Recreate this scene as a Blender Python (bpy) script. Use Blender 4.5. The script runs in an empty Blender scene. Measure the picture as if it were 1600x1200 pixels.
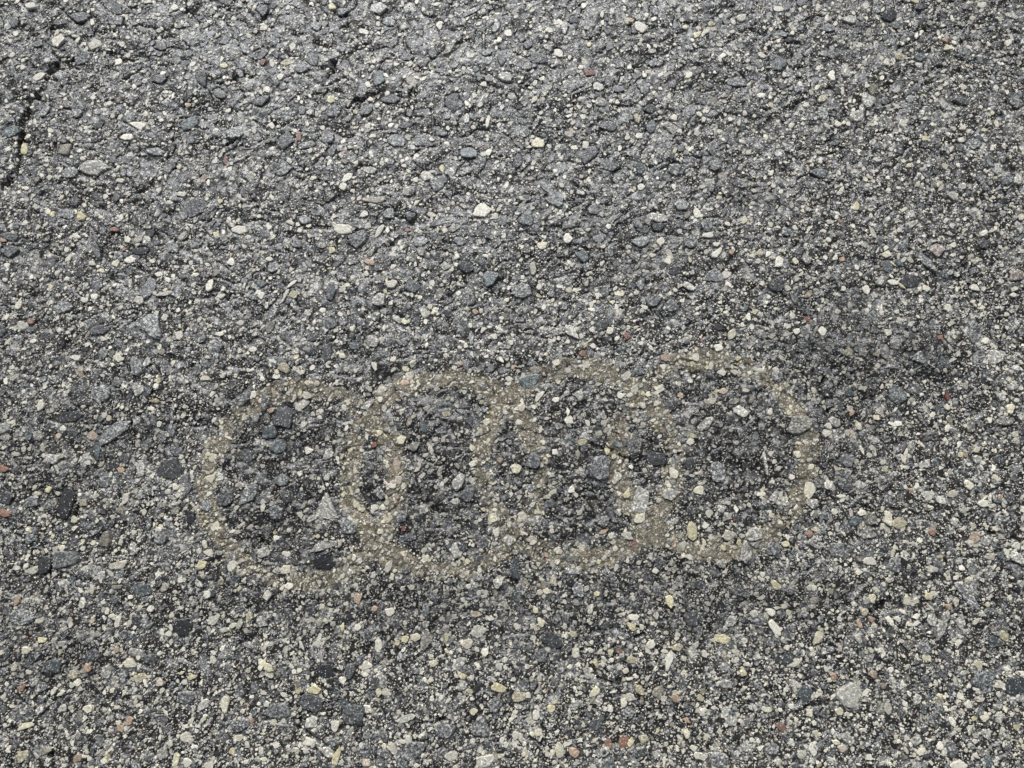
import bpy, math, re
import numpy as np
from mathutils import Vector, Matrix

rng = np.random.default_rng(7)
R = math.radians
scene = bpy.context.scene
col = scene.collection

# ---------------------------------------------------------------- camera
CAM_H, TILT, LENS = 0.342, R(7.0), 28.0          # a phone held over the road
cam_d = bpy.data.cameras.new("camera")
cam_d.lens, cam_d.sensor_width = LENS, 36.0
cam_d.clip_start, cam_d.clip_end = 0.01, 500.0
cam = bpy.data.objects.new("camera", cam_d)
cam.location = (0.0, -CAM_H * math.tan(TILT), CAM_H)
cam.rotation_euler = (TILT, 0, 0)
col.objects.link(cam)
scene.camera = cam

# ---------------------------------------------------------------- light
SUN_EL, SUN_AZ = 40.0, -11.0        # azimuth measured from +Y towards +X
world = bpy.data.worlds.new("World")
scene.world = world
world.use_nodes = True
wn = world.node_tree
wn.nodes.clear()
sky = wn.nodes.new("ShaderNodeTexSky")
sky.sky_type = 'NISHITA'
sky.sun_disc = False
sky.sun_elevation = R(SUN_EL)
sky.sun_rotation = R(SUN_AZ)
sky.air_density, sky.dust_density, sky.ozone_density = 1.0, 4.0, 1.0
bg = wn.nodes.new("ShaderNodeBackground")
bg.inputs["Strength"].default_value = 0.05
wo = wn.nodes.new("ShaderNodeOutputWorld")
hs = wn.nodes.new("ShaderNodeHueSaturation")          # thin cloud: the sky is paler than a clear one
hs.inputs["Saturation"].default_value = 0.7
wn.links.new(sky.outputs[0], hs.inputs["Color"])
wn.links.new(hs.outputs[0], bg.inputs[0])
wn.links.new(bg.outputs[0], wo.inputs[0])

sun_d = bpy.data.lights.new("sun", 'SUN')
sun_d.energy = 3.1
sun_d.angle = R(46)
sun_d.color = (0.90, 0.94, 1.0)
sun = bpy.data.objects.new("sun", sun_d)
el, az = R(SUN_EL), R(SUN_AZ)
to_sun = Vector((math.cos(el) * math.sin(az), math.cos(el) * math.cos(az), math.sin(el)))
sun.rotation_euler = to_sun.to_track_quat('Z', 'Y').to_euler()
sun.location = to_sun * 3
col.objects.link(sun)

scene.view_settings.view_transform = 'Standard'
scene.view_settings.look = 'None'
scene.view_settings.gamma = 1.0
scene.view_settings.exposure = -0.04

# ---------------------------------------------------------------- measuring: photo pixel (1600x1200) -> metres on the road
def px2w(u, v):
    u = np.asarray(u, float); v = np.asarray(v, float)
    f = LENS / 36.0 * 1600.0
    a, b = (u - 800.0) / f, (600.0 - v) / f
    ct, st = math.cos(TILT), math.sin(TILT)
    dy = b * ct + st
    dz = b * st - ct
    t = CAM_H / -dz
    return a * t, -CAM_H * math.tan(TILT) + dy * t
PX = CAM_H / math.cos(TILT) / (LENS / 36.0 * 1600.0)       # metres per photo pixel at the middle

# ---------------------------------------------------------------- noise
def vnoise(x, y, cell, seed):
    """smooth value noise in 0..1"""
    g = np.random.default_rng(seed).random((257, 257))
    u, v = x / cell + 91.3, y / cell + 57.7
    iu, iv = np.floor(u).astype(np.int64), np.floor(v).astype(np.int64)
    fu, fv = u - iu, v - iv
    fu, fv = fu * fu * (3 - 2 * fu), fv * fv * (3 - 2 * fv)
    a, b = g[iu % 256, iv % 256], g[(iu + 1) % 256, iv % 256]
    c, d = g[iu % 256, (iv + 1) % 256], g[(iu + 1) % 256, (iv + 1) % 256]
    return (a * (1 - fu) + b * fu) * (1 - fv) + (c * (1 - fu) + d * fu) * fv

# cracks and pits seen in the road, photo pixels, with half width and depth (m)
CRACKS = [
    ([(118, 92), (95, 100), (75, 112), (70, 140), (48, 158), (36, 190), (32, 240), (25, 268), (2, 290)], .0016, .0042),
    ([(75, 50), (88, 42), (98, 40)], .0018, .0035),
    ([(524, 96), (521, 114), (513, 120)], .0013, .0034),
    ([(530, 45), (545, 40)], .0010, .0020),
    ([(1288, 590), (1284, 612), (1294, 628), (1292, 650)], .0012, .0028),
    ([(1388, 938), (1368, 952), (1360, 962), (1350, 975)], .0013, .0032),
    ([(1318, 1140), (1325, 1125), (1332, 1116)], .0010, .0026),
    ([(1245, 1112), (1270, 1104), (1295, 1093)], .0008, .0022),
    ([(635, 1138), (655, 1128), (700, 1125)], .0010, .0024),
    ([(470, 1085), (466, 1110), (478, 1145), (520, 1172)], .0010, .0026),
    ([(520, 1132), (556, 1135), (558, 1165)], .0009, .0024),
    ([(640, 1160), (665, 1156), (672, 1165)], .0012, .0028),
    ([(940, 1062), (965, 1068), (985, 1050)], .0008, .0022),
    ([(960, 1010), (985, 1002), (1010, 990)], .0008, .0022),
    ([(116, 780), (118, 800), (112, 818)], .0010, .0026),
    ([(78, 1170), (78, 1195)], .0012, .0030),
    ([(75, 885), (80, 900)], .0012, .0030),
    ([(408, 845), (418, 852)], .0014, .0030),
    ([(1545, 830), (1590, 845)], .0012, .0026),
    ([(240, 610), (215, 650), (222, 662)], .0008, .0022),
    ([(545, 165), (585, 150)], .0008, .0022),
    ([(555, 158), (590, 148)], .0008, .0020),
    ([(340, 130), (375, 122), (400, 118)], .0008, .0020),
    ([(190, 125), (215, 112), (240, 105)], .0008, .0020),
    ([(350, 232), (362, 220), (372, 216)], .0009, .0022),
    ([(1460, 848), (1475, 838)], .0008, .0022),
    ([(920, 690), (990, 722), (1060, 712)], .0012, .0022),
    ([(990, 730), (1000, 735)], .0014, .0030),
    ([(1430, 800), (1330, 790)], .0007, .0016),
]
DARKS = [(470, 750, 130, 120), (690, 735, 110, 120), (900, 720, 110, 120), (1115, 710, 120, 110), (800, 930, 520, 60), (1300, 640, 110, 160), (1292, 560, 50, 75), (1288, 600, 22, 60), (1160, 305, 42, 34), (1000, 925, 330, 45), (740, 905, 110, 26), (840, 230, 34, 24),
         (1100, 630, 70, 50), (700, 650, 60, 60), (420, 700, 80, 90), (890, 650, 50, 55), (1070, 885, 120, 30),
         (560, 560, 60, 30), (1140, 660, 90, 90), (60, 1010, 110, 60), (130, 690, 120, 60), (90, 740, 90, 60),
         (905, 790, 60, 60), (700, 800, 55, 60), (430, 820, 70, 55), (1390, 560, 90, 60), (990, 380, 120, 60)]

def seg_dist(x, y, p, q):
    dx, dy = q[0] - p[0], q[1] - p[1]
    t = np.clip(((x - p[0]) * dx + (y - p[1]) * dy) / (dx * dx + dy * dy + 1e-12), 0, 1)
    return np.hypot(x - p[0] - t * dx, y - p[1] - t * dy)

def ground_z(x, y):
    wx = (vnoise(x, y, .009, 31) - .5) * .006
    wy = (vnoise(x, y, .009, 32) - .5) * .006
    z = (vnoise(x + wx, y + wy, .032, 1) - .5) * .0022
    z += (vnoise(x + wx, y + wy, .011, 2) - .5) * .0017
    ridge = np.abs(vnoise(x + wx, y + wy * 2, .006, 3) - .5) * 2
    z += -np.clip(.20 - ridge, 0, 1) * .0034
    z += (vnoise(x, y, .0034, 4) - .5) * .0007
    z += (vnoise(x, y, .0016, 5) - .5) * .0003
    z += (vnoise(x, y, .0009, 6) - .5) * .00012
    # small pits where a stone has been plucked out
    p = vnoise(x + wx, y + wy, .0062, 8)
    z -= np.clip(p - .84, 0, 1) * .008
    for pts, hw, dep in CRACKS:
        w = [px2w(a, b) for a, b in pts]
        xs = [float(a[0]) for a in w]; ys = [float(a[1]) for a in w]
        m = (x > min(xs) - .008) & (x < max(xs) + .008) & (y > min(ys) - .008) & (y < max(ys) + .008)
        if not m.any():
            continue
        xx, yy = x[m], y[m]
        xx2 = xx + (vnoise(xx, yy, .0028, 40) - .5) * .0030
        yy2 = yy + (vnoise(xx, yy, .0028, 41) - .5) * .0030
        d = np.full(xx.shape, 9.0)
        for k in range(len(w) - 1):
            d = np.minimum(d, seg_dist(xx2, yy2, (xs[k], ys[k]), (xs[k + 1], ys[k + 1])))
        z[m] -= dep * 1.1 * np.clip(1 - d / hw, 0, 1) * np.clip(vnoise(xx, yy, .0035, 44) * 2.2 + .1, 0, 1)
    return z

# ---------------------------------------------------------------- node helpers
def new_mat(name):
    m = bpy.data.materials.new(name)
    m.use_nodes = True
    m.node_tree.nodes.clear()
    return m, m.node_tree
class NT:
    def __init__(s, nt): s.nt = nt
    def n(s, typ, **kw):
        nd = s.nt.nodes.new(typ)
        for k, v in kw.items(): setattr(nd, k, v)
        return nd
    def l(s, a, b): s.nt.links.new(a, b)
    def put(s, sock, v):
        if isinstance(v, (int, float)): sock.default_value = v
        elif isinstance(v, tuple): sock.default_value = v
        else: s.l(v, sock)
    def math(s, op, a, b=None, c=None, clamp=False):
        nd = s.n("ShaderNodeMath", operation=op, use_clamp=clamp)
        for i, v in enumerate((a, b, c)):
            if v is not None: s.put(nd.inputs[i], v)
        return nd.outputs[0]
    def vmath(s, op, a, b):
        nd = s.n("ShaderNodeVectorMath", operation=op)
        s.put(nd.inputs[0], a); s.put(nd.inputs[1], b)
        return nd.outputs[0]
    def scale(s, a, f):
        nd = s.n("ShaderNodeVectorMath", operation='SCALE')
        s.l(a, nd.inputs[0]); s.put(nd.inputs['Scale'], f)
        return nd.outputs[0]
    def noise(s, vec, scale, detail=3, rough=.6, color=False):
        nd = s.n("ShaderNodeTexNoise")
        s.l(vec, nd.inputs['Vector'])
        nd.inputs['Scale'].default_value = scale
        nd.inputs['Detail'].default_value = detail
        nd.inputs['Roughness'].default_value = rough
        return nd.outputs['Color' if color else 'Fac']
    def voro(s, vec, scale, feature='F1', rnd=1.0):
        nd = s.n("ShaderNodeTexVoronoi", feature=feature, voronoi_dimensions='2D')
        s.l(vec, nd.inputs['Vector'])
        nd.inputs['Scale'].default_value = scale
        nd.inputs['Randomness'].default_value = rnd
        return nd
    def ramp(s, fac, stops, interp='LINEAR'):
        nd = s.n("ShaderNodeValToRGB")
        cr = nd.color_ramp
        cr.interpolation = interp
        while len(cr.elements) < len(stops): cr.elements.new(.5)
        for e, (p, c) in zip(cr.elements, stops):
            e.position = p
            e.color = (c, c, c, 1) if isinstance(c, (int, float)) else (*c, 1)
        s.l(fac, nd.inputs[0])
        return nd.outputs[0]
    def mix(s, fac, a, b, mode='MIX'):
        nd = s.n("ShaderNodeMix", data_type='RGBA', blend_type=mode)
        s.put(nd.inputs[0], fac)
        s.put(nd.inputs[6], a if not isinstance(a, tuple) else (*a, 1))
        s.put(nd.inputs[7], b if not isinstance(b, tuple) else (*b, 1))
        return nd.outputs[2]
    def sep(s, c):
        nd = s.n("ShaderNodeSeparateColor")
        s.l(c, nd.inputs[0])
        return nd.outputs
    def bump(s, h, dist, strength=1.0, normal=None):
        nd = s.n("ShaderNodeBump")
        nd.inputs['Strength'].default_value = strength
        nd.inputs['Distance'].default_value = dist
        s.l(h, nd.inputs['Height'])
        if normal: s.l(normal, nd.inputs['Normal'])
        return nd.outputs[0]

GREYS = [(0.0, (.022, .020, .017)), (.25, (.045, .042, .037)), (.48, (.090, .088, .080)), (.64, (.18, .177, .165)),
         (.76, (.22, .22, .215)), (.85, (.50, .485, .43)), (.95, (.70, .68, .61)), (.988, (.60, .54, .38)), (1.0, (.40, .27, .19))]

# ---- the road surface: bitumen with flush aggregate and mineral dust
m_road, nt = new_mat("asphalt")
t = NT(nt)
geo = t.n("ShaderNodeNewGeometry")
mm = t.scale(geo.outputs['Position'], 1000.0)
wob = t.vmath('SUBTRACT', t.noise(mm, .9, 3, .7, True), (.5, .5, .5))
p1 = t.vmath('ADD', mm, t.scale(wob, 2.6))
wob2 = t.vmath('SUBTRACT', t.noise(mm, 3.1, 2, .6, True), (.5, .5, .5))
p2 = t.vmath('ADD', mm, t.scale(wob2, .7))
# bitumen film, browner and greyer by patches
tar_v = t.noise(mm, .035, 4, .6)
tar = t.mix(t.ramp(tar_v, [(.35, 0.0), (.65, 1.0)]), (.0165, .0130, .0088), (.052, .042, .028))
fine = t.noise(mm, 1.7, 4, .75)
tar = t.mix(1.0, tar, t.ramp(fine, [(.28, .18), (.5, .85), (.72, 2.0)]), 'MULTIPLY')
hsum = None
cur = tar
def layer(cur, vec, scale, thr, edge0, edge1, off):
    v = t.voro(vec, scale)
    e = t.voro(vec, scale, 'DISTANCE_TO_EDGE')
    s_ = t.sep(v.outputs['Color'])
    keep = t.math('GREATER_THAN', s_[0], thr)
    em = t.ramp(e.outputs['Distance'], [(edge0, 0.0), (edge1, 1.0)])
    mask = t.math('MULTIPLY', keep, em)
    c = t.ramp(t.math('MULTIPLY_ADD', s_[1], 1.0, off), GREYS)
    return t.mix(mask, cur, c), mask
cur, mk1 = layer(cur, p1, 1 / 6.5, .52, .10, .17, -.12)
cur, mk2 = layer(cur, p1, 1 / 3.1, .55, .12, .22, -.04)
cur, mk3 = layer(cur, p2, 1 / 1.35, .62, .10, .28, .02)
cur, mk4 = layer(cur, p2, 1 / .72, .70, .10, .35, .06)
# crystal grain over everything
g1 = t.noise(mm, 2.4, 3, .8)
cur = t.mix(1.0, cur, t.ramp(g1, [(.34, .28), (.5, .90), (.66, 2.1)]), 'MULTIPLY')
# bright mineral specks, under half a millimetre
vs = t.voro(mm, 1 / .52)
ss = t.sep(vs.outputs['Color'])
sp = t.math('MULTIPLY', t.math('GREATER_THAN', ss[0], .87), t.math('LESS_THAN', vs.outputs['Distance'], .42))
spc = t.mix(ss[1], (.50, .47, .40), (.80, .79, .75))
cur = t.mix(sp, cur, spc)
# dark oily patches soaked into the road (a value stored on the mesh)
at = t.n("ShaderNodeAttribute", attribute_name="oil")
cur = t.mix(1.0, cur, t.ramp(at.outputs['Fac'], [(0.0, 1.0), (1.0, .42)]), 'MULTIPLY')
h = t.math('ADD', t.math('MULTIPLY', mk1, .35), t.math('MULTIPLY', mk2, .28))
h = t.math('ADD', h, t.math('MULTIPLY', mk3, .22))
h = t.math('ADD', h, t.math('MULTIPLY', mk4, .12))
h = t.math('ADD', h, t.math('MULTIPLY', fine, .75))
bs = t.n("ShaderNodeBsdfPrincipled")
t.l(cur, bs.inputs['Base Color'])
t.l(t.ramp(g1, [(.3, .26), (.7, .42)]), bs.inputs['Roughness'])
bs.inputs['Specular IOR Level'].default_value = .85
t.l(t.bump(h, .0004, .35), bs.inputs['Normal'])
out = t.n("ShaderNodeOutputMaterial")
t.l(bs.outputs[0], out.inputs[0])

# ---- stones: colour and graininess stored per stone
m_stone, nt = new_mat("stone")
t = NT(nt)
geo = t.n("ShaderNodeNewGeometry")
mm = t.scale(geo.outputs['Position'], 1000.0)
ac = t.n("ShaderNodeAttribute", attribute_name="tone")
base, spk = ac.outputs['Color'], ac.outputs['Alpha']
vg = t.voro(t.vmath('ADD', mm, t.scale(t.noise(mm, 2.5, 2, .5, True), .8)), 1 / .62)
sg = t.sep(vg.outputs['Color'])
gr = t.ramp(sg[0], [(0, .22), (.3, .55), (.6, 1.0), (.85, 1.8), (1, 3.0)])
soft = t.ramp(t.noise(mm, 1.3, 4, .75), [(.28, .45), (.5, 1.0), (.72, 1.5)])
c = t.mix(spk, base, t.mix(1.0, base, gr, 'MULTIPLY'))
c = t.mix(.65, c, t.mix(1.0, c, soft, 'MULTIPLY'))
# tar still clinging to the stones in worn smears
nz = t.noise(mm, .75, 5, .8)
sm = t.ramp(t.math('MULTIPLY_ADD', spk, .10, nz), [(.59, 0.0), (.69, .8)])
c = t.mix(sm, c, (.030, .028, .026))
vs = t.voro(mm, 1 / .50)
ss = t.sep(vs.outputs['Color'])
sp = t.math('MULTIPLY', t.math('GREATER_THAN', ss[0], .93), t.math('LESS_THAN', vs.outputs['Distance'], .40))
c = t.mix(sp, c, (.72, .70, .64))
bs = t.n("ShaderNodeBsdfPrincipled")
t.l(c, bs.inputs['Base Color'])
t.l(t.ramp(sg[1], [(0, .26), (1, .50)]), bs.inputs['Roughness'])
hh = t.math('ADD', t.math('MULTIPLY', t.noise(mm, 1.8, 4, .7), 1.0), t.math('MULTIPLY', sg[2], .15))
bs.inputs['Specular IOR Level'].default_value = 1.0
t.l(t.bump(hh, .0005, .35), bs.inputs['Normal'])
out = t.n("ShaderNodeOutputMaterial")
t.l(bs.outputs[0], out.inputs[0])

# ---- pale dust film of the worn mark
m_dust, nt = new_mat("pale_dust")
t = NT(nt)
geo = t.n("ShaderNodeNewGeometry")
mm = t.scale(geo.outputs['Position'], 1000.0)
at = t.n("ShaderNodeAttribute", attribute_name="wear")
n1 = t.noise(mm, 2.6, 5, .9)
n2 = t.noise(mm, .16, 3, .6)
a = t.math('ADD', t.math('MULTIPLY', at.outputs['Fac'], .95), t.math('MULTIPLY_ADD', n1, 2.6, -1.5))
a = t.math('ADD', a, t.math('MULTIPLY_ADD', n2, 2.6, -1.35))
a = t.math('MULTIPLY', t.ramp(a, [(.40, 0.0), (.66, .74)]), t.ramp(at.outputs['Fac'], [(0.0, 0.0), (.4, 1.0)]))
c = t.mix(t.ramp(t.noise(mm, 1.5, 4, .85), [(.35, 0.0), (.65, 1.0)]), (.11, .090, .058), (.56, .485, .34))
vs = t.voro(mm, 1 / .62)
ss = t.sep(vs.outputs['Color'])
sp = t.math('MULTIPLY', t.math('GREATER_THAN', ss[0], .68), t.math('LESS_THAN', vs.outputs['Distance'], .44))
c = t.mix(sp, c, t.mix(ss[1], (.58, .52, .39), (.88, .84, .74)))
bs = t.n("ShaderNodeBsdfPrincipled")
t.l(c, bs.inputs['Base Color'])
bs.inputs['Roughness'].default_value = .9
bs.inputs['Specular IOR Level'].default_value = .15
t.l(t.bump(n1, .0005, .8), bs.inputs['Normal'])
tr = t.n("ShaderNodeBsdfTransparent")
mx = t.n("ShaderNodeMixShader")
t.l(a, mx.inputs[0]); t.l(tr.outputs[0], mx.inputs[1]); t.l(bs.outputs[0], mx.inputs[2])
out = t.n("ShaderNodeOutputMaterial")
t.l(mx.outputs[0], out.inputs[0])

# ---------------------------------------------------------------- mesh from arrays
def mesh_from(name, v, faces_flat, loop_totals, mat, tone=None, smooth=False):
    me = bpy.data.meshes.new(name)
    me.vertices.add(len(v))
    me.vertices.foreach_set("co", np.ascontiguousarray(v, dtype=np.float32).ravel())
    me.loops.add(len(faces_flat))
    me.loops.foreach_set("vertex_index", np.ascontiguousarray(faces_flat, dtype=np.int32))
    starts = np.concatenate([[0], np.cumsum(loop_totals)[:-1]]).astype(np.int32)
    me.polygons.add(len(loop_totals))
    me.polygons.foreach_set("loop_start", starts)
    me.polygons.foreach_set("use_smooth", np.full(len(loop_totals), smooth, dtype=bool))
    me.update(calc_edges=True)
    if tone is not None:
        a_ = me.color_attributes.new("tone", 'FLOAT_COLOR', 'POINT')
        a_.data.foreach_set("color", np.ascontiguousarray(tone, dtype=np.float32).ravel())
    me.materials.append(mat)
    return me
def put(name, me, loc=(0, 0, 0), parent=None):
    o = bpy.data.objects.new(name, me)
    o.location = loc
    if parent: o.parent = parent
    col.objects.link(o)
    return o
def grid_quads(nx, ny):
    i = np.arange(nx * ny).reshape(ny, nx)
    return np.stack([i[:-1, :-1], i[:-1, 1:], i[1:, 1:], i[1:, :-1]], -1).reshape(-1, 4)

# ---------------------------------------------------------------- the mark: four interlinked rings
RING_PX = [(471, 757), (693, 739), (903, 723), (1113, 709)]
RINGS = []
for (u, v) in RING_PX:
    cx_, cy_ = px2w(u, v)
    x1, _ = px2w(u + 149, v)
    RINGS.append((float(cx_), float(cy_), float(x1 - cx_)))
HALF = 18 * PX
def ring_wear(x, y, k=None):
    """1 on the stroke of a ring, fading to 0 at its ragged edge"""
    wob_ = (vnoise(x, y, .004, 60) - .5) * .0028
    best = np.zeros_like(x)
    for q, (cx_, cy_, r_) in enumerate(RINGS):
        if k is not None and q != k: continue
        d = np.abs(np.hypot(x - cx_, y - cy_) - r_ + wob_)
        best = np.maximum(best, np.clip((HALF * 1.25 - d) / (HALF * .6), 0, 1))
    return best
def in_ring(x, y):
    m = np.zeros(x.shape, bool)
    for cx_, cy_, r_ in RINGS: m |= np.hypot(x - cx_, y - cy_) < r_
    return m

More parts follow.
